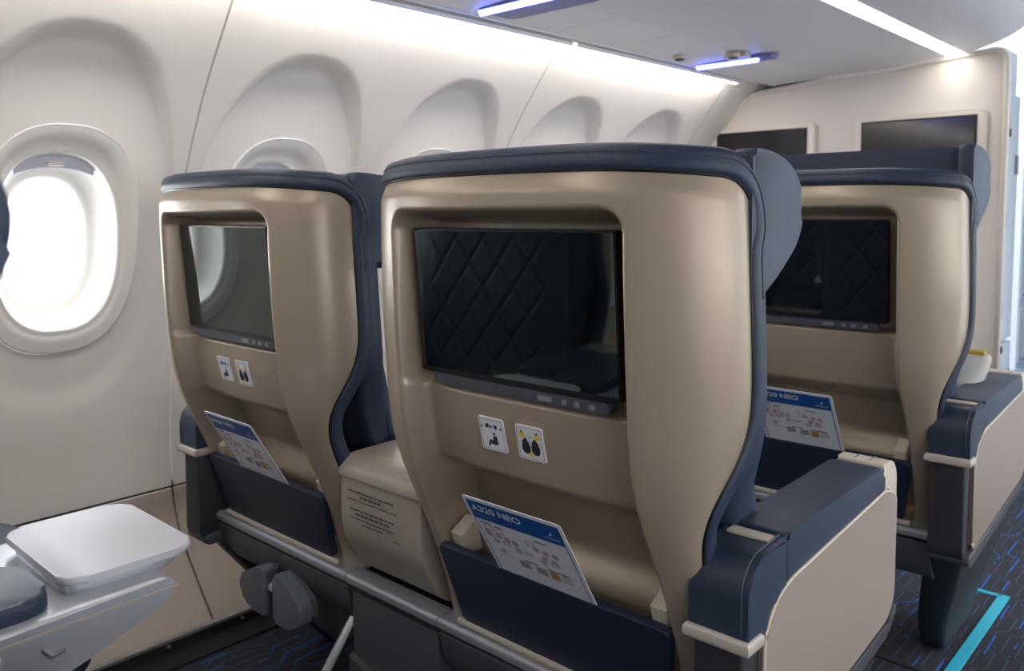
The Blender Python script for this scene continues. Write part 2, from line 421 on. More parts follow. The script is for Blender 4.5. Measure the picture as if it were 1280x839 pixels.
# service panel joints
psu_edges = [Y0, -1.5, -0.38, 0.74, 1.86, 2.16, 3.29]
for m in (False, True):
    f = mirx if m else (lambda p: p)
    for a, b in zip(psu_edges[:-1], psu_edges[1:]):
        put('service_panel', prism(f(cpoly([(-1.555, 1.542), (-1.322, 1.552)])), 'y', a+0.0015, b-0.0015, 0.001), PSU, ce, False)
    put('panel_lip', prism(f([(-1.557, 1.539), (-1.557, 1.575), (-1.551, 1.575), (-1.551, 1.539)]), 'y', Y0, 3.29, 0.001), PSU, ce, False)
    for a, b in ((Y0, -0.6), (-0.6, 1.4), (1.4, 3.29)):
        put('bin_underside', prism(f(cpoly(rounded([(-1.319, 1.552), (-1.1, 1.556), (-0.905, 1.578)], [0, 0.05, 0], 4))), 'y', a+0.0015, b-0.0015, 0.001), CEIL, ce, True, 30)
        put('bin_front', prism(f(cpoly(rounded([(-0.842, 1.578), (-0.70, 1.618), (-0.60, 1.70), (-0.56, 1.90), (-0.66, 2.02)], [0, .06, .06, .06, 0], 5), 0.014)), 'y', a+0.0015, b-0.0015, 0.001), CEIL, ce, True, 30)
    put('joint_backing', prism(f([(-1.55, 1.576), (-0.9, 1.60), (-0.9, 1.606), (-1.55, 1.582)]), 'y', Y0, 3.29, 0), SEAM, ce, False)
    put('cove_lip', prism(f(rounded([(-1.66, 1.575), (-1.622, 1.545), (-1.592, 1.541), (-1.535, 1.572), (-1.535, 1.66), (-1.62, 1.66)], [0, .01, .006, .01, 0, 0])), 'y', Y0, 3.20, 0), WALL, ce, True, 40)
    put('bin_cover', prism(f([(-1.64, 1.655), (-0.66, 2.03), (-0.66, 2.05), (-1.64, 1.70)]), 'y', Y0, 3.36, 0), SEAMB, ce, False)  # unseen sheet added over the bins to keep sky light from leaking in
put('centre_panel', prism(cpoly([(-0.68, 2.015), (XC, 2.06), (2*XC+0.68, 2.015)]), 'y', Y0, 6.1, 0.001), CEIL, ce, False)
struct(put('wall_rear', rbox((XC, Y0-0.03, 1.05), (4.3, 0.05, 2.1), 0), BULK, smooth=False))

# light strips: hidden cove strips above the service panels, flush strips in the bin undersides
seg = [Y0+0.05, -1.18, -0.115, 0.9467, 2.0135, 3.075]
for m in (False, True):
    f = mirx if m else (lambda p: p)
    side = 'right hand' if m else 'left hand'
    for i, (a, b) in enumerate(zip(seg[:-1], seg[1:])):
        o = empty('cove_light', (0, 0, 0))
        put('diffuser', prism(f([(-1.616, 1.532), (-1.616, 1.540), (-1.594, 1.540), (-1.594, 1.532)]), 'y', a+0.015, b-0.015, 0.001), COVE, o, False)
        put('housing', prism(f([(-1.594, 1.5305), (-1.594, 1.5415), (-1.589, 1.5415), (-1.589, 1.5305)]), 'y', a+0.01, b-0.01, 0.001), PSU, o, False)
        tag(o, 'warm white cove light strip washing the %s cabin sidewall from above' % side, 'light', '%s cove lights' % side)
    for i, (a, b) in enumerate(((Y0, -0.6), (-0.6, 1.4), (1.4, 3.10), (3.11, 3.29))):
        o = empty('ceiling_light', (0, 0, 0))
        put('diffuser', prism(f([(-0.90, 1.578), (-0.90, 1.590), (-0.847, 1.590), (-0.847, 1.578)]), 'y', a+0.004, b-0.004, 0.002), STRIP, o, False)
        put('light_housing', prism(f([(-0.904, 1.584), (-0.904, 1.60), (-0.843, 1.60), (-0.843, 1.584)]), 'y', a+0.002, b-0.002, 0.001), PSU, o, False)
        if i == 3: tag(o, 'short warm white light strip end at the %s bin underside touching the bulkhead' % side, 'light')
        else: tag(o, 'long warm white light strip set in the %s bin underside' % side, 'light', '%s bin light strips' % side)

# passenger service units with blue light tubes
def service_unit(a, b, depth, label, oval, y_shift=0.0):
    """a, b: ends of the tube on the service panel"""
    o = empty('service_unit', (0, 0, 0))
    a = np.array(a); b = np.array(b)
    z = 1.5395
    x0 = max(a[0], -1.535); x1 = max(b[0], x0+0.15); ym = (a[1]+b[1])/2
    poly = rounded([(x0-0.01, ym-0.008), (x1+0.05, ym-0.008), (x1+0.05, ym+depth), (x0-0.01, ym+depth)], 0.02)
    put('recess', prism(poly, 'z', z, z+0.012, 0.002), RECGLOW, o, False)
    put('light_tube', tube([(x0, ym+0.004, z-0.002), (x1, ym+0.004, z-0.002)], 0.011, 10), BLUEL, o)
    if oval:
        for dx, dy in ((0.05, -0.20), (0.19, -0.10)):
            v = put('reading_lamp', disc((x0+dx, ym+dy, z+0.001), 0.024, 'z', 0.016, 20, 0.001), BAND, o)
            put('lamp_lens', disc((x0+dx, ym+dy, z-0.008), 0.015, 'z', 0.004, 18), CHARD, v)
        put('sign_plate', prism(rounded([(x0+0.14, ym-0.07), (x0+0.22, ym-0.07), (x0+0.22, ym-0.03), (x0+0.14, ym-0.03)], 0.006), 'z', z-0.001, z+0.010, 0.001), CREAM, o, False)
    tag(o, label, 'service unit')
p1, p2 = at((600, 13), z=1.541), at((655, -3), z=1.541)
service_unit(p1, (p1[0]+0.235, p1[1], 0), 0.13, 'overhead service unit with blue light tube and wide dark recess', False)
p1, p2 = at((868, 83), z=1.541), at((943, 71), z=1.541)
service_unit(p1, (p2[0], p1[1], 0), 0.06, 'overhead service unit with blue light tube and two round lamps near the bulkhead', True)

# ------------------------------------------------------------------ forward bulkhead with two wall screens
bh = empty('wall_front', (0, 3.30, 0)); struct(bh)
YB = YOFF
left_edge = [(-wall_xs(z)+0.012, float(z)) for z in np.linspace(0.35, 1.36, 16)]
top = rounded([(-1.80, 1.36), (-1.70, 1.512), (-1.322, 1.546), (-1.08, 1.552), (-0.89, 1.572), (-0.715, 1.585), (-0.712, 1.3)], [0.05, 0.12, 0.2, 0.2, 0.1, 0.05, 0.0], 8)
poly = [(-1.92, 0.002)]+left_edge+top[1:]+[(-0.712, 0.002)]
bmain = put('bulkhead_panel', prism(poly, 'y', 0.0, 0.05, 0.004), BULK, bh, True, 30)
rim = [(p[0], 0.0, p[1]) for p in poly if p[1] > 0.3]+[(-0.712, 0.0, 0.05)]
put('edge_trim', tube(rim, 0.011, 8), FRAMEW, bh)
struct(put('trim_1', prism([(-2.12, 0.0), (-2.12, 1.40), (-1.75, 1.72), (-1.40, 1.72), (-1.30, 1.50), (-0.74, 1.50), (-0.74, 0.0)], 'y', 3.352, 3.359, 0), SEAMB, smooth=False))  # black sheet added behind the bulkhead so the gap at its top stays dark
def wall_screen(x0, x1, z0, z1, label):
    o = empty('wall_screen', ((x0+x1)/2, 3.30, z0))
    w2 = (x1-x0)/2
    fr = rounded([(-w2-0.026, -0.035), (w2+0.030, -0.035), (w2+0.030, z1-z0+0.018), (-w2-0.026, z1-z0+0.018)], 0.02)
    put('screen_frame', prism(fr, 'y', -0.022, -0.001, 0.006), FRAMEW, o, True, 30)
    b = put('bezel', rbox((0, -0.024, (z1-z0)/2), (2*w2, 0.008, z1-z0), 0.002), BLACK, o, False)
    put('display', rbox((0, -0.0285, (z1-z0)/2+0.004), (2*w2-0.012, 0.003, z1-z0-0.02), 0.0005), TVG, b, False)
    tag(o, label, 'screen')
wall_screen(-1.806, -1.408, 1.10, 1.361, 'dark wall screen on the bulkhead beside the cabin sidewall')
wall_screen(-1.194, -0.796, 1.06, 1.363, 'larger dark wall screen on the bulkhead beside the galley doorway')

# ------------------------------------------------------------------ galley beyond the bulkhead
gc = empty('galley_closet', (-0.74, 3.36, 0))
put('body', rbox((-0.30, 0.11, 0.80), (0.60, 0.20, 1.598), 0.004), GALW, gc, False)
for z0, z1 in ((0.55, 1.44), (0.04, 0.535)):
    d = put('closet_door', rbox((0.008, 0.11, (z0+z1)/2), (0.016, 0.185, z1-z0), 0.003), GALW, gc, False)
    put('door_handle', rbox((0.020, 0.165, (z0+z1)/2+(z1-z0)*0.22), (0.010, 0.022, 0.07), 0.003), PGRY, d, False)
    for q in (0.12, 0.5, 0.88):
        put('hinge', rbox((0.018, 0.03, z0+(z1-z0)*q), (0.006, 0.014, 0.06), 0.002), BTN, d, False)
put('edge_strip', rbox((0.012, 0.006, 0.76), (0.014, 0.010, 1.42), 0.002), PGRY, gc, False)
put('latch', rbox((0.02, 0.03, 1.30), (0.012, 0.022, 0.030), 0.003), BLACK, gc, False)
put('latch', rbox((0.02, 0.03, 0.52), (0.012, 0.022, 0.026), 0.003), BLACK, gc, False)
tag(gc, 'pale grey galley closet with hinged doors behind the bulkhead', 'closet')
gw = struct(put('wall_galley', rbox((XC, 5.60, 1.05), (4.3, 0.06, 2.1), 0), GALW, smooth=False))
gu = empty('galley_unit', (-0.57, 3.62, 0))
put('body', rbox((0, 0.17, 0.81), (0.30, 0.32, 1.616), 0.005), GALW, gu, False)
t = put('trolley_door', rbox((0, -0.002, 0.145), (0.28, 0.02, 0.25), 0.005), GALB, gu, False)
p_ = put('label_plate', rbox((0, -0.004, 0.325), (0.28, 0.016, 0.085), 0.003), GALW, gu, False)
for dx, dz in ((-0.075, 0.012), (-0.085, -0.020), (0.02, 0.0)):
    put('red_mark', rbox((dx, -0.0125, 0.325+dz), (0.03, 0.002, 0.016), 0.0008), mat('red_print', (226, 70, 92), 0.5), p_, False)
put('ledge', rbox((0, -0.012, 0.405), (0.29, 0.04, 0.03), 0.006), GALB, gu, False)
for z0, z1 in ((0.44, 0.655), (0.68, 0.95), (0.975, 1.24), (1.265, 1.58)):
    d = put('stowage_door', rbox((0, -0.002, (z0+z1)/2), (0.28, 0.02, z1-z0), 0.005), GALW, gu, False)
    put('door_handle', rbox((0, -0.016, z0+0.025), (0.26, 0.012, 0.014), 0.004), GALB, d, False)
tag(gu, 'narrow white and blue galley unit with a red marked plate behind the closet', 'galley unit')
gl = empty('galley_fill_light', (0, 4.5, 2.0))  # added glowing panel, supplies the bluish brightness of the open galley door
put('housing', rbox((-0.05, 0, 0.012), (1.0, 0.7, 0.02), 0.004), PSU, gl, False)
put('diffuser', rbox((-0.05, 0, -0.004), (0.92, 0.62, 0.012), 0.003), mat('galley_cool_diffuser', (235, 245, 255), 0.5, emit=(215, 232, 255), estr=2.2), gl, False)
tag(gl, 'cool white rectangular ceiling light in the galley', 'light')

# floor strip
fs = empty('floor_marking', (-0.488, 1.6, 0))
put('strip', rbox((0, 0.43, 0.002), (0.026, 0.86, 0.004), 0.001), TEAL, fs, False)
put('end_bar', rbox((-0.05, 0.852, 0.002), (0.09, 0.014, 0.004), 0.001), TEAL, fs, False)
tag(fs, 'teal floor path marking strip along the aisle beside the seat base', 'floor strip')
for y, x0, x1, lab in ((1.93, -1.6, -0.30, 'thin black seam strip across the carpet under the front seat row'), (2.02, -0.445, 0.5, 'thin black seam strip across the aisle carpet')):
    tag(put('carpet_seam', rbox(((x0+x1)/2, y, 0.0015), (x1-x0, 0.012, 0.003), 0), SEAMB, smooth=False), lab, 'seam strip')
# apron outside
struct(put('ground_apron', rbox((0, 0, -3.45), (120, 120, 0.1), 0), APRON, smooth=False))
# ------------------------------------------------------------------ passenger seats (modelled as the second row, origin at y = 1.0 on the floor)
YOFF = 1.0
def tab(pts, smooth=16):
    zs = np.linspace(pts[0][0], pts[-1][0], 240); v = np.interp(zs, [p[0] for p in pts], [p[1] for p in pts])
    for _ in range(smooth*8): v[1:-1] = (v[:-2]+2*v[1:-1]+v[2:])/4
    return lambda z: np.interp(z, zs, v)
YC = tab([(.36, .888), (.45, .868), (.52, .845), (.58, .82), (.64, .795), (.70, .772), (.76, .758), (.85, .750), (1.0, .745), (1.2, .745)])
WW = tab([(.36, .252), (.50, .258), (.60, .258), (.67, .266), (.705, .280), (.75, .297), (.80, .303), (.88, .303), (1.0, .299), (1.2, .292)])
DD = tab([(.36, .050), (.50, .050), (.63, .044), (.68, .052), (.715, .078), (.765, .118), (.81, .130), (1.2, .132)])
ZB, ZT, ZR = 0.372, 1.090, 0.058
NEXP = 2.7
_th = np.linspace(-math.pi/2, math.pi/2, 4001)
_sx = np.sign(_th)*np.abs(np.sin(_th))**(2/NEXP); _sy = 1-np.abs(np.cos(_th))**(2/NEXP)
_ds = np.hypot(np.diff(_sx)*0.30, np.diff(_sy)*0.13); _s = np.concatenate([[0], np.cumsum(_ds)])
LARC = _s[-1]
def section(s):
    """arc position 0..1 -> unit superellipse (x in -1..1, y 0..1)"""
    return np.interp(s*LARC, _s, _sx), np.interp(s*LARC, _s, _sy)
RW = tab([(.36, .205), (.50, .205), (.58, .205), (.66, .200), (.72, .196), (1.0, .194), (1.2, .194)], 6)
RZT = 1.036
def recess(x, z):
    h = RW(z)-np.abs(x); v = RZT-z; b = z-0.385
    r = 0.024
    sd = np.minimum(h, v)
    cor = (h < r) & (v < r)
    sd = np.where(cor, r-np.hypot(r-np.minimum(h, r), r-np.minimum(v, r)), sd)
    m = sstep(-0.008, 0.013, sd)
    d = 0.048+0.030*sstep(0.783, 0.797, z)+0.055*sstep(0.672, 0.630, z)-0.045*sstep(0.56, 0.50, z)
    d = d*sstep(0.378, 0.40, z)
    return m*d
def shell_grid():
    NC, NR = 190, 230
    # denser columns near the side edges
    s = np.linspace(0, 1, NC); s = s-0.035*np.sin(2*math.pi*s)
    ux, uy = section(s)
    a = np.minimum(s, 1-s)*LARC
    drop = np.where(a < ZR, ZR-np.sqrt(np.maximum(0, ZR**2-(ZR-a)**2)), 0.0) + 0.012*np.abs(ux)**4
    zt = ZT-drop
    rows = []
    for i in range(NR):
        v = i/(NR-1); z = ZB+(zt-ZB)*v
        x = WW(z)*ux; y = YC(z)+DD(z)*uy
        y = y+recess(x, z)
        # upper lip rolls gently forward under the leather
        y = y+0.010*sstep(0.03, 0.0, zt-z)
        rows.append(np.stack([x, y, z], 1))
    return np.array(rows)
def shell_geo(G):
    V, F = gridgeo(G.tolist())
    # turned-in rim so that the moulding has thickness
    return V, [f for f in F]
def sweep_edge(G, prof, z_min):
    """sweep a profile (e outward, n proud) along the shell's side and top edges"""
    NR, NC, _ = G.shape
    idx = [(i, 0) for i in range(NR) if G[i, 0, 2] > z_min]+[(NR-1, j) for j in range(1, NC-1)]+[(i, NC-1) for i in range(NR-1, -1, -1) if G[i, NC-1, 2] > z_min]
    P = np.array([G[i, j] for i, j in idx])
    Nn = []
    for i, j in idx:
        i0, i1 = max(i-3, 0), min(i+3, NR-1); j0, j1 = max(j-3, 0), min(j+3, NC-1)
        n = np.cross(G[i, j1]-G[i, j0], G[i1, j]-G[i0, j]); Nn.append(n/np.linalg.norm(n))
    Nn = np.array(Nn)
    # resample evenly
    d = np.concatenate([[0], np.cumsum(np.linalg.norm(np.diff(P, axis=0), axis=1))])
    K = 170; t = np.linspace(0, d[-1], K)
    P = np.stack([np.interp(t, d, P[:, k]) for k in range(3)], 1); Nn = np.stack([np.interp(t, d, Nn[:, k]) for k in range(3)], 1)
    for _ in range(3):
        Nn[1:-1] = (Nn[:-2]+2*Nn[1:-1]+Nn[2:])/4
    Nn /= np.linalg.norm(Nn, axis=1)[:, None]
    T = np.gradient(P, axis=0); T /= np.linalg.norm(T, axis=1)[:, None]
    Ee = np.cross(Nn, T); Ee /= np.linalg.norm(Ee, axis=1)[:, None]
    if Ee[K//2][2] < 0: Ee = -Ee
    if Nn[K//2][1] > 0: Nn = -Nn
    return P, Nn, Ee
G = shell_grid()
EP, EN, EE = sweep_edge(G, None, 0.52)
def edge_sweep(prof, k0=0, k1=None):
    rings = []
    for p, n, e in list(zip(EP, EN, EE))[k0:k1]:
        sc = 0.72+0.10*max(0.0, e[2])             # leather roll is deeper along the top
        rings.append([tuple(p+e*a*sc+n*b) for a, b in prof])
    return loft(rings)

def ell_section(hw, yb, yf, z, n, K, quilt=None):
    out = []
    for k in range(K):
        q = 2*math.pi*k/K; c, s = math.cos(q), math.sin(q)
        x = hw*math.copysign(abs(c)**(2/n), c); y = (yb+yf)/2+(yf-yb)/2*math.copysign(abs(s)**(2/n), s)
        if quilt and s > 0.3: y += quilt(x, z)
        out.append((x, y, z))
    return out
def quilt_ring(hw, yb, yf, z, n):
    xs = np.linspace(-hw*0.999, hw*0.999, 130); out = []
    for x in xs: out.append((float(x), (yb+yf)/2+(yf-yb)/2*(1-abs(x/hw)**n)**(1/n)+quilt(x, z), z))
    for q in np.linspace(0, math.pi, 30)[1:-1]:
        c = math.cos(q); out.append((hw*math.copysign(abs(c)**(2/n), c), (yb+yf)/2-(yf-yb)/2*math.sin(q)**(2/n), z))
    return out[::-1]
def quilt(x, z):
    p = 0.125
    a = abs(((x*1.25+z)/p) % 1-0.5); b = abs(((x*1.25-z)/p) % 1-0.5)
    g = max(math.exp(-((0.5-a)/0.045)**2), math.exp(-((0.5-b)/0.045)**2))
    fade = max(0.0, min(1.0, (0.215-abs(x))/0.03))
    return (-0.006*g+0.003)*fade

def printed(o, parent_geo_y, items, mats):
    pass
def plate_map(o3, ux, uz, nrm):
    """returns f(u, v, h) -> point on a tilted plate"""
    o3, ux, uz, nrm = map(lambda q: np.array(q, float), (o3, ux, uz, nrm))
    return lambda u, v, h=0.0: tuple(o3+ux*u+uz*v+nrm*h)
def flat_poly(f, pts, h):
    return [f(u, v, h) for u, v in pts], [tuple(range(len(pts)))]
def flat_slab(f, pts, h0, h1):
    n = len(pts); V = [f(u, v, h0) for u, v in pts]+[f(u, v, h1) for u, v in pts]
    return V, [tuple(range(n))[::-1], tuple(range(n, 2*n))]+[(i, (i+1) % n, n+(i+1) % n, n+i) for i in range(n)]
def rect(u0, v0, u1, v1): return [(u0, v0), (u1, v0), (u1, v1), (u0, v1)]
def circ(u, v, r, n=12): return [(u+r*math.cos(2*math.pi*k/n), v+r*math.sin(2*math.pi*k/n)) for k in range(n)]
def ring_flat(f, u, v, r0, r1, h, n=14):
    V = [f(u+r*math.cos(2*math.pi*k/n), v+r*math.sin(2*math.pi*k/n), h) for r in (r0, r1) for k in range(n)]
    return V, [(k, (k+1) % n, n+(k+1) % n, n+k) for k in range(n)]
def text_geo(s, size, f, u, v, h, align='LEFT', bold=0.0, sx=1.0):
    cu = bpy.data.curves.new('lettering', 'FONT'); cu.body = s; cu.size = size; cu.align_x = align; cu.offset = bold
    to = bpy.data.objects.new('lettering', cu); COL.objects.link(to)
    dg = bpy.context.evaluated_depsgraph_get(); dg.update()
    me = bpy.data.meshes.new_from_object(to.evaluated_get(dg))
    g = ([f(u+q.co.x*sx, v+q.co.y, h) for q in me.vertices], [tuple(p.vertices) for p in me.polygons])
    bpy.data.objects.remove(to); bpy.data.meshes.remove(me); bpy.data.curves.remove(cu)
    return g

def make_seat():
    r = empty('passenger_seat', (0, 1.0, 0))
    sh = put('back_shell', shell_geo(G), SHELL, r)
    tr = put('leather_edge', edge_sweep([(-0.006, -0.006), (-0.004, 0.003), (0.002, 0.0065), (0.012, 0.0075), (0.018, 0.0055), (0.021, 0.0062), (0.030, 0.004), (0.036, -0.004), (0.038, -0.016), (0.034, -0.034), (0.015, -0.048), (-0.006, -0.040)]), NAVY, r)
    # two stitch lines along the leather roll
    put('stitching', edge_sweep([(0.0188, 0.0052), (0.0196, 0.0072), (0.0204, 0.0052)], 40, 130), STITCH, tr)
    put('seal_line', edge_sweep([(-0.0075, -0.002), (-0.0065, 0.0022), (-0.0035, 0.0022), (-0.003, -0.002)]), BLACK, tr)
    # leather backrest core and quilted front
    zs = list(np.linspace(0.42, 1.075, 40))
    core = []
    for z in zs:
        k = 1-0.25*max(0, (z-1.04)/0.035)**2
        core.append(ell_section(float(WW(z)-0.006)*min(1, k+0.1), float(YC(z)+max(DD(z)*0.55+0.030, 0.118)), float(YC(z))+0.20, z, 5, 64))
    put('backrest', loft(core), NAVY, r, True, 50)
    yf = tab([(.40, 1.075), (.5, 1.05), (.6, 1.015), (.8, .975), (1.0, .95), (1.1, .945)])
    rings = [quilt_ring(0.26*(0.9+0.1*math.sin(math.pi*min(1, i/8)/2)), float(YC(z))+0.16, float(yf(z))+0.0, z, 3.6) for i, z in enumerate(np.linspace(0.43, 0.93, 120))]
    put('back_cushion', loft(rings), NAVY, r)
    rings = [ell_section(0.234*q, 1.158-0.19*q, 1.158+0.19*q, z, 5, 60) for z, q in ((.355, .96), (.365, .99), (.40, 1.0), (.45, 1.0), (.475, .985), (.487, .95), (.492, .86))]
    put('seat_cushion', loft(rings), NAVY, r, True, 60)
    # headrest with side wings
    hw_poly = rounded([(.872, .925), (.935, .955), (.998, .998), (1.016, 1.045), (.985, 1.088), (.930, 1.106), (.872, 1.108)], [.01, .03, .03, .03, .03, .03, .01], 5)
    hr = put('headrest', loft([ell_section(0.290*q, .892, .985, z, 7, 80) for z, q in ((.935, .9), (.945, .97), (.97, 1), (1.07, 1), (1.092, .99), (1.102, .97), (1.107, .9))]), NAVY, r, True, 60)
    for sgn in (-1, 1):
        lo, hi = sorted((sgn*0.274, sgn*0.302))
        put('headrest_wing', prism(hw_poly, 'x', lo, hi, 0.009, 3), NAVY, hr, True, 50)
    # display, bezel, control bar and buttons
    sc_c = (0.0, 0.806, 0.911)
    tilt = 0.07
    f = plate_map((0, 0.793, 0.911), (1, 0, 0), (0, -math.sin(tilt), math.cos(tilt)), (0, -math.cos(tilt), -math.sin(tilt)))
    bz = put('screen_bezel', flat_slab(f, rounded(rect(-.181, -.104, .175, .104), 0.006, 3), -0.016, 0.0), BLACK, r, False)
    put('display', flat_slab(f, rect(-.1785, -.096, .1725, .1015), 0.0, 0.0008), GLASS, bz, False)
    put('screen_mount', rbox((0, .822, .911), (.25, .03, .15), .004), BLACK, bz, False)
    bar = put('control_bar', flat_slab(f, rounded(rect(-.152, -.119, .158, -.1045), 0.003, 2), -0.012, 0.003), BARM, r, False)
    for u, wd in ((.058, .012), (.090, .004), (.110, .005), (.134, .005)):
        put('button', flat_slab(f, rounded(rect(u-wd, -.1155, u+wd, -.1085), 0.003, 3), 0.003, 0.0042), BTN, bar, False)
    # placards: two small white plaques with pictograms
    zl = 0.730; yl = float(YC(zl))+0.048
    sl = float((YC(zl+.02)+recess(np.array(0.), np.array(zl+.02)))-(YC(zl-.02)+recess(np.array(0.), np.array(zl-.02))))/.04
    uz = np.array([0, sl, 1.0]); uz /= np.linalg.norm(uz); nr = np.cross((1, 0, 0), uz); nr = -nr if nr[1] > 0 else nr
    f = plate_map((0, yl, zl), (1, 0, 0), uz, nr)
    for c, kind in ((-.050, 0), (.020, 1)):
        g = put('placard', flat_slab(f, rounded(rect(c-.024, -.025, c+.024, .025), .004, 3), -.004, .0015), PWHITE, r, False)
        h = .0019
        fr = rounded(rect(c-.0215, -.0225, c+.0215, .0225), .003, 3); fi = rounded(rect(c-.0207, -.0217, c+.0207, .0217), .003, 3); n = len(fr)
        put('print_border', ([f(u, v, h) for u, v in fr+fi], [(i, (i+1) % n, n+(i+1) % n, n+i) for i in range(n)]), PGRY, g, False)
        if kind == 0:
            person = join(flat_poly(f, circ(c+.0035, .0015, .0023), h),
                          flat_poly(f, [(c+.0015, -.002), (c+.008, -.001), (c+.0085, -.014), (c+.002, -.016), (c-.001, -.012)], h+.0001),
                          flat_poly(f, [(c+.003, -.010), (c-.006, -.0075), (c-.0085, -.011), (c-.011, -.0185), (c-.0085, -.019), (c-.0055, -.0145), (c+.002, -.015)], h))
            put('print_pictogram', person, PINK, g, False)
            put('print_bags', join(flat_poly(f, rect(c-.011, .0095, c-.0045, .016), h), flat_poly(f, rect(c+.005, .0095, c+.011, .0155), h),
                                   flat_poly(f, [(c-.020, .009), (c-.016, .009), (c-.018, .014)], h), flat_poly(f, [(c+.0155, .009), (c+.0195, .009), (c+.0175, .014)], h)), PINK, g, False)
            put('print_arrow', flat_poly(f, [(c-.003, .0085), (c+.003, .012), (c-.003, .0155)], h), PLBL, g, False)
        else:
            for q in (-.0085, .0085):
                put('print_seat', join(flat_poly(f, rounded(rect(c+q-.006, -.016, c+q+.006, .004), .004, 3), h), flat_poly(f, circ(c+q, .0045, .0032), h),
                                       flat_poly(f, rect(c+q-.0075, -.012, c+q+.0075, -.003), h)), PINK, g, False)
            for q in (-.0135, .0135):
                put('print_vest', flat_poly(f, rounded(rect(c+q-.0042, .008, c+q+.0042, .0145), .001, 2), h), PYEL, g, False)
                put('print_head', flat_poly(f, circ(c+q, .0162, .0018, 10), h), PINK, g, False)
            put('print_hose', join(flat_poly(f, rect(c-.008, .0098, c+.008, .0103), h), flat_poly(f, rect(c-.0003, -.004, c+.0003, .010), h)), PGRY, g, False)
            put('print_base', flat_poly(f, rounded(rect(c-.0045, -.0185, c+.0045, -.0135), .001, 2), h+.0001), PYEL, g, False)
    # literature pocket
    a, b = np.array((0, .857, .518)), np.array((0, .893, .388))
    uz = (a-b)/np.linalg.norm(a-b); nr = np.cross((1, 0, 0), uz); nr = -nr if nr[1] > 0 else nr
    f = plate_map((a+b)/2, (1, 0, 0), uz, nr)
    hh = np.linalg.norm(a-b)/2
    bm = bmesh.new()
    ring = rounded([(-.211, hh), (.211, hh), (.190, -hh), (-.190, -hh)], [.006, .006, .004, .004], 4)
    v0 = [bm.verts.new(f(u, v, -.008)) for u, v in ring]; v1 = [bm.verts.new(f(u, v, .006)) for u, v in ring]
    fa = bm.faces.new(v0[::-1]); fb = bm.faces.new(v1); n = len(ring)
    for i in range(n): bm.faces.new((v0[i], v0[(i+1) % n], v1[(i+1) % n], v1[i]))
    bmesh.ops.bevel(bm, geom=list(fb.edges), offset=.004, segments=3, profile=.5, affect='EDGES')
    put('literature_pocket', from_bm(bm), NAVYD, r, True, 40)
    for sgn in (-1, 1):
        put('pocket_bracket', prism([(.878, .50), (.866, .536), (.90, .556), (.915, .50)], 'x', *sorted((sgn*.172, sgn*.198)), .003), CREAM, r, False)
    # rail, lip under the pocket, skirt
    put('pocket_lip', rbox((0, .889, .381), (.41, .010, .010), .003), BAND, r, False)
    rl = prism(rounded([(.876, .358), (.876, .370), (.881, .3745), (.915, .3745), (.915, .352)], [.003, .004, .003, 0, 0]), 'x', -.2440, .2440, .0015)
    put('rear_rail', rl, RAIL, r, False)
    put('skirt', prism(rounded([(.880, .350), (.890, .300), (.915, .262), (.99, .25), (.99, .352)], [.002, .02, .02, .01, 0]), 'x', -.2435, .2435, .003), CHAR, r, True, 40)
    put('seat_pan', rbox((0, 1.12, .322), (.46, .28, .06), .012), CHARD, r, True, 40)
    # legs
    lg = put('leg', tube([(.208, .960, .288), (.208, .926, .271), (.208, .855, .182), (.208, .76, .03)], .01, 8, flat=(.022, .008)), ALU, r, False)
    put('brace', tube([(.19, .93, .03), (.19, 1.20, .27)], .012, 8), CHARD, lg)
    put('floor_fitting', rbox((.188, .95, .018), (.026, .17, .036), .006), CHAR, lg, False)
    put('leg', tube([(-.19, 1.14, .27), (-.19, 1.16, .01)], .01, 8, flat=(.030, .012)), CHARD, r, False)
    put('leg', tube([(.19, 1.27, .29), (.19, 1.29, .01)], .01, 8, flat=(.030, .012)), CHARD, r, False)
    # footrest: two paddles and a white spacer on a bracket
    fr = put('footrest_bracket', join(rbox((.02, .925, .278), (.05, .07, .05), .008), rbox((.022, .905, .245), (.026, .03, .07), .006)), CHARD, r, False)
    for sgn in (-1, 1):
        cx = .022+sgn*.062
        xo, xi = cx+sgn*.050, cx-sgn*.046
        poly = rounded([(xi, .222), (xi, .322), (cx-sgn*.005, .314), (xo, .284), (xo, .246), (cx+sgn*.01, .222)], [.006, .010, .02, .010, .010, .02], 4)
        pd = put('foot_pad', prism(poly, 'y', .848, .880, .007, 3), RUBBER, fr, True, 40)
        put('pad_rim', prism([(p[0], p[1]) for p in poly], 'y', .880, .890, .002), CHAR, pd, False)
    put('spacer', tube([(.004, .866, .280), (.040, .866, .280)], .010, 14), mat('white_plastic', (225, 225, 225), .4), fr)
    # armrest on the aisle side
    xi, xo = .252, .320
    body = rounded([(.862, .545), (.862, .345), (.875, .322), (1.30, .37), (1.345, .40), (1.352, .572), (.90, .572)], [.0, .01, .02, .03, .02, .02, 0], 5)
    arm = put('armrest', prism(body, 'x', xi, xo-.004, .006), CHARD, r, True, 40)
    cap = rounded([(.858, .536), (.858, .600), (.885, .630), (.955, .634), (.955, .562), (.915, .562), (.905, .536)], [.004, .05, .05, .004, .004, .015, .004], 8)
    cp = put('arm_cap', prism(cap, 'x', xi-.004, xo+.004, .006, 3), NAVY, arm, True, 40)
    put('cap_tab', rbox(((xi+xo)/2, .936, .634), (.054, .020, .004), .0015), CREAM, cp, False)
    # seam ridge round the cap
    loop = [(.857, .545), (.857, .592), (.862, .610), (.874, .624), (.890, .632), (.952, .6355)]
    for xs in (xo-.004,):
        put('piping', tube([(xs, p[0]-.0005, p[1]+.0005) for p in loop], .0010, 6), STITCH, cp)
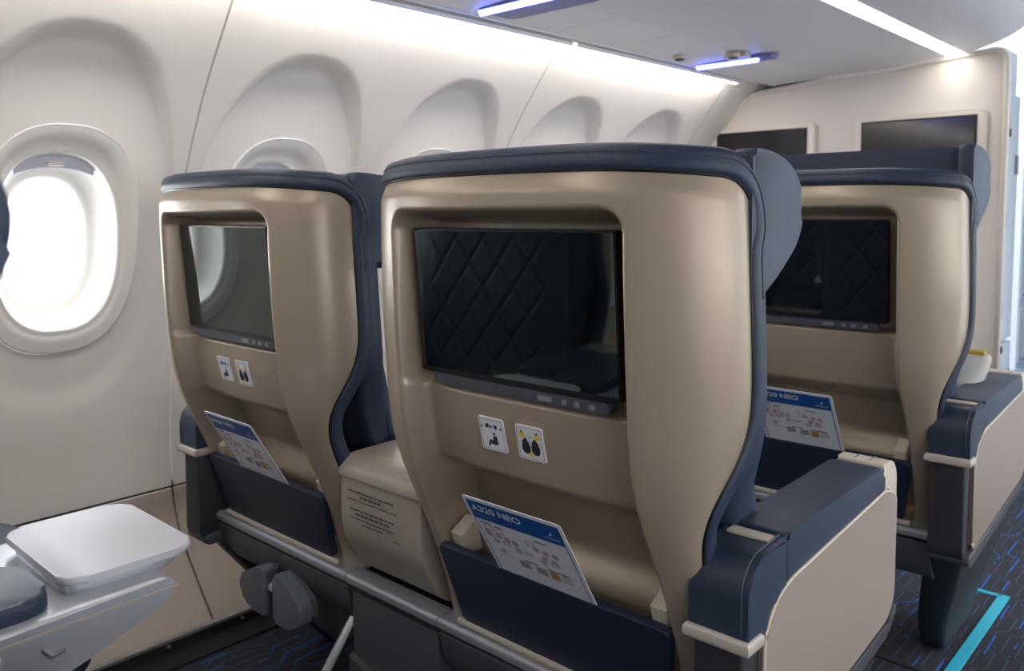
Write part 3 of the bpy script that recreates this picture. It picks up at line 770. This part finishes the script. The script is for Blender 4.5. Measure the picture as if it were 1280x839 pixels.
    put('arm_pad', prism(rounded([(.958, .568), (.958, .636), (1.285, .641), (1.298, .63), (1.298, .60), (1.0, .575)], [.003, .008, .012, .008, .004, .01], 4), 'x', xi-.004, xo+.003, .007, 3), NAVY, arm, True, 40)
    ct = put('arm_control', prism(rounded([(1.298, .60), (1.296, .642), (1.335, .642), (1.356, .618), (1.356, .555), (1.345, .555), (1.338, .60)], [.002, .006, .03, .02, .002, .002, .02], 6), 'x', xi-.002, xo+.001, .004), CREAM, arm, True, 40)
    for q in (1, 2):
        xq = xi+(xo-xi)*q/3
        put('button_gap', rbox((xq, 1.316, .6412), (.002, .026, .003), 0), BTN, ct, False)
    put('arm_band', prism([(xi-.009, .852), (xo+.008, .852), (xo+.008, .892), (xi-.009, .892)], 'z', .523, .541, .006, 3), BAND, arm, True, 40)
    pan = rounded([(.902, .350), (1.318, .395), (1.345, .42), (1.345, .585), (1.30, .601), (.975, .577), (.938, .568), (.902, .535)], [.012, .03, .02, .015, .01, .01, .04, .04], 6)
    put('side_panel', prism(pan, 'x', xo-.006, xo+.006, .003, 2), PANELB, arm, True, 40)
    pe = [(p[0], p[1]) for p in pan]; pe.append(pe[0])
    put('panel_edge', tube([(xo+.003, p[0], p[1]) for p in pe], .0028, 6), CREAM, arm)
    put('base_lip', prism(rounded([(.868, .343), (1.32, .388), (1.352, .41), (1.356, .398), (1.32, .368), (.885, .318), (.868, .325)], .008, 3), 'x', xi-.001, xo+.007, .003), CHAR, arm, True, 40)
    put('arm_base', loft([[(x, y, z) for x, y in rounded([(xl, yl0), (xr, yl0), (xr, yl1), (xl, yl1)], .015, 3)] for z, xl, xr, yl0, yl1 in ((.006, .145, .200, 1.14, 1.38), (.10, .16, .222, 1.06, 1.36), (.25, .20, .270, .94, 1.33), (.338, .226, .296, .875, 1.31))]), CHARD, arm, True, 40)
    for o in [arm]+list(arm.children_recursive):
        if o.data.name.startswith('arm_base'): 
            o.data.transform(Matrix.Translation((.012, 0, 0)))
        else: o.data.transform(Matrix.Translation((0, -.024, .013)))
    # little release plate on the inboard flank of the shell
    zz = np.array([.955, 1.035])
    pts = []
    for z in np.linspace(.965, 1.020, 8):
        qx = .965; qy = 1-(1-qx**NEXP)**(1/NEXP); pts.append((-float(WW(z))*qx-.0005, float(YC(z)+DD(z)*qy)-.0005, z))
    rp = put('flank_plate', tube(pts, .0055, 12), BAND, r, True, 40)
    return r
SEATS = make_seat()
def mirror_arm(seat):
    for c in seat.children:
        if c.name.startswith('armrest'): c.scale.x = -1; c.location = (.018, 0, -.028)
def child(seat, nm):
    return next(c for c in seat.children if c.name.startswith(nm))
XA, XW = -0.738, -1.478
PITCH = 0.91
SEATS.location = (XA, 1.0, 0)
tag(SEATS, 'champagne and navy aisle seat, its big screen reflecting a quilted backrest, beside printed console', 'seat', 'business class seats')
s1 = copy_tree(SEATS); s1.location = (XW, 1.0, 0); mirror_arm(s1)
_b = child(s1, 'screen_bezel'); _b.rotation_euler.z = math.radians(-2.4); _b.location = Vector((0, -.207, 0))-Matrix.Rotation(math.radians(-2.4), 3, 'Z') @ Vector((0, -.207, 0))
s1['label'] = 'champagne and navy seat by the window whose screen mirrors the bright window'
s3 = copy_tree(SEATS); s3.location = (XA, 1.0+PITCH, 0)
s3['label'] = 'champagne and navy aisle seat facing the bulkhead screens, headrest raised, pillow beside it'
child(s3, 'headrest').location.z = 0.052
def strip(seat, nm):
    for c in [c for c in seat.children if c.name.startswith(nm)]:
        for g in list(c.children_recursive): bpy.data.objects.remove(g)
        bpy.data.objects.remove(c)
strip(s3, 'placard')
for c in list(s3.children):
    if c.data.name.startswith('leg') and c.data.materials[0] == ALU: strip(s3, c.name)
_a, _b2 = at((1166, 716), y=2.18), at((1163, 768), y=2.18)
YOFF = 0.0; put('leg', tube([(_a[0]-XA, .27, .29), (_b2[0]-XA, .27, .006)], .01, 8, flat=(.014, .010)), ALU, s3, False); YOFF = 1.0
s4 = copy_tree(SEATS); s4.location = (XW, 1.0+PITCH, 0); mirror_arm(s4); strip(s4, 'placard')
s4['label'] = 'navy and champagne window seat in the bulkhead row, mostly hidden by seats behind'
own_dy = -0.880
s5 = copy_tree(SEATS); s5.location = (XA, 1.0+own_dy, 0)
s5['label'] = 'navy aisle seat beside the silver console tray, only its headrest wing showing'
s6 = copy_tree(SEATS); s6.location = (XW, 1.0+own_dy, 0); mirror_arm(s6)
s6['label'] = 'navy quilted window seat beside the silver console tray'

# ------------------------------------------------------------------ safety cards in the pockets
def make_card():
    r = empty('safety_card', (0, 1.0, 0))
    a, b = np.array((0, .777, .648)), np.array((0, .877, .478))
    uz = (a-b)/np.linalg.norm(a-b); nr = np.cross((1, 0, 0), uz); nr = -nr if nr[1] > 0 else nr
    H = np.linalg.norm(a-b); Wc = .178
    f = plate_map(b, (1, 0, 0), uz, nr)
    body = put('card_sheet', flat_slab(f, rounded(rect(-Wc/2, 0, Wc/2, H), .007, 3), -.0006, .0006), CARDW, r, False)
    h = .0010
    put('print_header', flat_poly(f, rect(-Wc/2+.006, H-.042, Wc/2-.006, H-.006), h), PBLU, body, False)
    for u in (-Wc/2+.006, Wc/2-.0075):
        put('print_edge', flat_poly(f, rect(u, .0, u+.0015, H-.042), h), PBLU, body, False)
    put('print_title', text_geo('A320 NEO', .0165, f, -Wc/2+.012, H-.025, h+.0002, bold=.0004, sx=1.22), CARDW, body, False)
    put('print_subtitle', flat_poly(f, rect(-Wc/2+.012, H-.0335, -Wc/2+.055, H-.0325), h+.0002), PGRY, body, False)
    put('print_logo', join(flat_poly(f, [(Wc/2-.030, H-.027), (Wc/2-.024, H-.027), (Wc/2-.022, H-.018), (Wc/2-.025, H-.023)], h+.0002), flat_poly(f, rect(Wc/2-.040, H-.0335, Wc/2-.012, H-.0322), h+.0002)), CARDW, body, False)
    P = lambda u, v: (-Wc/2+u, H-v)
    dark, red, grey = [], [], []
    for u0, u1, v in ((.014, .034, .047), (.040, .055, .050), (.112, .134, .052), (.070, .096, .1060), (.112, .150, .1075)):
        p, q = P(u0, v+.002), P(u1, v); dark.append(flat_poly(f, rect(p[0], p[1], q[0], q[1]), h))
    for u, v in ((.020, .068), (.022, .071), (.040, .070), (.054, .073), (.068, .075), (.108, .071), (.124, .073), (.140, .074), (.118, .085), (.133, .087), (.030, .082), (.068, .089), (.112, .094), (.034, .102)):
        p = P(u, v); red.append(ring_flat(f, p[0], p[1], .0042, .0056, h)); grey.append(flat_poly(f, rect(p[0]-.003, p[1]-.002, p[0]+.003, p[1]+.002), h))
    for u, v, wd, hd in ((.017, .052, .016, .010), (.038, .054, .014, .010), (.092, .058, .015, .009)):
        p = P(u, v+hd); V = rect(p[0], p[1], p[0]+wd, p[1]+hd); W_ = rect(p[0]+.0012, p[1]+.0012, p[0]+wd-.0012, p[1]+hd-.0012)
        red.append(([f(a_, b_, h) for a_, b_ in V+W_], [(i, (i+1) % 4, 4+(i+1) % 4, 4+i) for i in range(4)]))
    for u, v in ((.040, .080), (.040, .084), (.078, .087), (.078, .091), (.124, .092), (.124, .096), (.030, .1125), (.134, .113), (.134, .117), (.134, .121), (.134, .125)):
        p = P(u, v); grey.append(flat_poly(f, rect(p[0], p[1], p[0]+.018, p[1]+.0016), h))
    for u, v in ((.058, .110), (.088, .112)):
        p = P(u, v+.014); grey.append(flat_poly(f, rect(p[0], p[1], p[0]+.020, p[1]+.014), h))
    p = P(.113, .127); 
    put('print_heading_lines', join(*dark), PINK, body, False)
    put('print_red_icons', join(*red), PRED, body, False)
    put('print_grey_icons', join(*grey), PGRY, body, False)
    put('print_photo', flat_poly(f, rect(p[0], p[1], p[0]+.017, p[1]+.016), h+.0001), PORG, body, False)
    return r
c2 = make_card(); c2.location = (XA+.010, 1.0, 0)
tag(c2, 'blue and white A320 NEO safety card in the pocket of the seat beside printed console', 'safety card', 'safety cards')
c1 = copy_tree(c2); c1.location = (XW+.012, 1.0, 0); c1['label'] = 'blue and white safety card in the pocket of the window side seat'
c3 = copy_tree(c2); c3.location = (XA-.012, 1.0+PITCH, 0.004); c3['label'] = 'blue and white A320 NEO safety card in the pocket of the seat facing the bulkhead'

# ------------------------------------------------------------------ centre consoles between the seats
def make_console():
    r = empty('centre_console', (0, 1.0, 0))
    w = .108
    prof = rounded([(.862, .575), (.860, .50), (.864, .46), (.900, .395), (.925, .378), (1.02, .378), (1.02, .600), (.885, .597)], [.004, .02, .05, .05, .01, .0, .0, .03], 6)
    box = put('rear_box', prism(prof, 'x', -w, w, .007, 3), SHELL2, r, True, 40)
    lid = put('lid', prism(rounded([(.856, .570), (.862, .592), (.885, .604), (1.02, .608), (1.02, .597), (.888, .592), (.868, .574)], [.003, .01, .02, 0, 0, .02, .004], 5), 'x', -w-.003, w+.003, .004, 2), SHELL2, r, True, 40)
    # printed instruction text, two paragraphs
    rng = random.Random(7); bars = []
    f = plate_map((0, .8592, .565), (1, 0, 0), (0, .026, 1), (0, -1, 0))
    for u0, u1, v, t in ((-.080, .046, -.016, .0026), (-.048, .010, -.0235, .0030), (-.084, .054, -.031, .0018), (-.076, .048, -.048, .0026), (-.062, .034, -.0555, .0028), (-.074, .048, -.0635, .0020), (-.043, .016, -.071, .0020), (.040, .064, -.078, .0010)):
        u = u0
        while u < u1-.002:
            e = min(u1, u+rng.uniform(.006, .017)); bars.append(flat_poly(f, rect(u, v-t/2, e, v+t/2), .0016)); u = e+.0022
    put('print_text', join(*bars), PINK, box, False)
    put('rear_rail', prism(rounded([(.876, .358), (.876, .370), (.881, .3745), (.915, .3745), (.915, .352)], [.003, .004, .003, 0, 0]), 'x', -.1245, .1245, .0015), RAIL, r, False)
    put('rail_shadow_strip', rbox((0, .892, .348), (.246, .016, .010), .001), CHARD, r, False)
    up = rounded([(.884, .346), (.884, .20), (1.10, .20), (1.10, .346)], [.004, .012, 0, 0])
    put('base_upper', prism(up, 'x', -.114, .118, .004, 2), CHAR, r, True, 40)
    # lower moulding with a curved upper edge
    K = 24; V = []
    xs = np.linspace(-.116, .120, K)
    zt = .225-.035*np.sin(np.clip((xs+.116)/.236, 0, 1)*math.pi*0.62)+.02*np.clip((xs-.07)/.05, 0, 1)**2
    poly = [(float(x), float(z)) for x, z in zip(xs, zt)]+[(.120, .004), (-.116, .004)]
    put('base_lower', prism(poly, 'y', .872, 1.09, .006, 3), CHAR, r, True, 40)
    # forward part: silver arm with leather pads and a cocktail tray
    top = .598
    body = rounded([(1.00, top), (1.00, .520), (1.15, .518), (1.205, .530), (1.30, .566), (1.325, .586), (1.315, top)], [0, 0, .02, .06, .04, .012, .01], 6)
    bd = put('silver_arm', prism(body, 'x', -.138, .138, .012, 3), SILVER, r, True, 40)
    put('arm_edge_line', prism(rounded([(1.00, .5765), (1.00, .5795), (1.324, .5875), (1.324, .5845)], .001), 'x', -.1388, .1388, .0008), BAND, bd, False)
    put('stem', rbox((0, 1.088, .30), (.256, .230, .46), .010), PANELB, r, True, 40)
    put('stem_edge', rbox((.122, 1.199, .30), (.014, .016, .44), .004), SILVER, r, False)
    put('kick_panel', rbox((0, 1.075, .06), (.22, .22, .11), .008), CHARD, r, False)
    for x0, x1, y0, y1 in ((-.128, -.004, .985, 1.150), (-.002, .126, .985, 1.190)):
        put('arm_pad', prism(rounded([(x0, y0), (x1, y0), (x1, y1), (x0, y1)], [.01, .01, .035, .02], 6), 'z', top-.004, top+.020, .008, 3), NAVY, r, True, 40)
    lt = put('latch_surround', rbox((.1385, 1.085, .556), (.006, .092, .036), .0028), SILVER, bd, True, 40)
    put('latch', rbox((.1415, 1.085, .556), (.010, .058, .020), .004), BAND, lt, True, 40)
    put('hinge_pin', tube([(.1395, 1.170, .566), (.1395, 1.178, .555), (.1395, 1.192, .557)], .0028, 8), RAIL, bd)
    ty = 1.287
    tp = put('tray_plinth', prism(rounded([(-.094, ty-.078), (.098, ty-.078), (.098, ty+.060), (-.094, ty+.060)], .025, 6), 'z', top-.003, top+.014, .006, 3), SILVER, r, True, 40)
    tx = -.002
    put('tray', prism(rounded([(tx-.118, ty-.083), (tx+.113, ty-.083), (tx+.113, ty+.078), (tx-.118, ty+.078)], .034, 8), 'z', top+.013, top+.022, .004, 3), SILVERP, tp, True, 40)
    return r
XM = (XA+XW)/2
con = make_console(); con.location = (XM, 1.0, 0)
tag(con, 'champagne centre console with black printed text between two seats', 'console', 'centre consoles')
con_b = copy_tree(con); con_b.location = (XM, 1.0+PITCH, 0); con_b['label'] = 'centre console between the bulkhead row seats'
con_c = copy_tree(con); con_c.location = (XM, 1.0+own_dy, 0); con_c['label'] = 'silver centre console with square cocktail tray and navy arm pads'

# ------------------------------------------------------------------ pillow on the front aisle seat
YOFF = 0.0
pl = empty('pillow', (XA+.188, 2.035, .494))
rings = []
for z, a, b, dx in ((0.0, .05, .060, -.02), (.012, .062, .072, -.018), (.06, .068, .076, -.010), (.12, .066, .070, .004), (.18, .056, .050, .034), (.207, .050, .032, .046), (.216, .042, .016, .050)):
    rings.append([(dx+a*math.copysign(abs(math.cos(q))**.7, math.cos(q)), b*math.copysign(abs(math.sin(q))**.7, math.sin(q))+z*.12, z) for q in np.linspace(0, 2*math.pi, 33)[:-1]])
put('pillow_body', loft(rings), PILLOW, pl, True, 60)
put('yellow_lining', rbox((.046, .022, .217), (.078, .022, .016), .005), YLIN, pl, True, 40)
tag(pl, 'pale grey pillow with yellow lining wedged beside the bulkhead row aisle seat', 'pillow')

for o in list(bpy.data.objects):
    if o.type == 'MESH' and o.name.split('.')[0] in ('print_heading_lines', 'print_red_icons', 'print_grey_icons', 'print_text', 'print_pictogram', 'print_bags', 'print_seat', 'print_hose', 'print_logo', 'print_title'):
        o['kind'] = 'stuff'
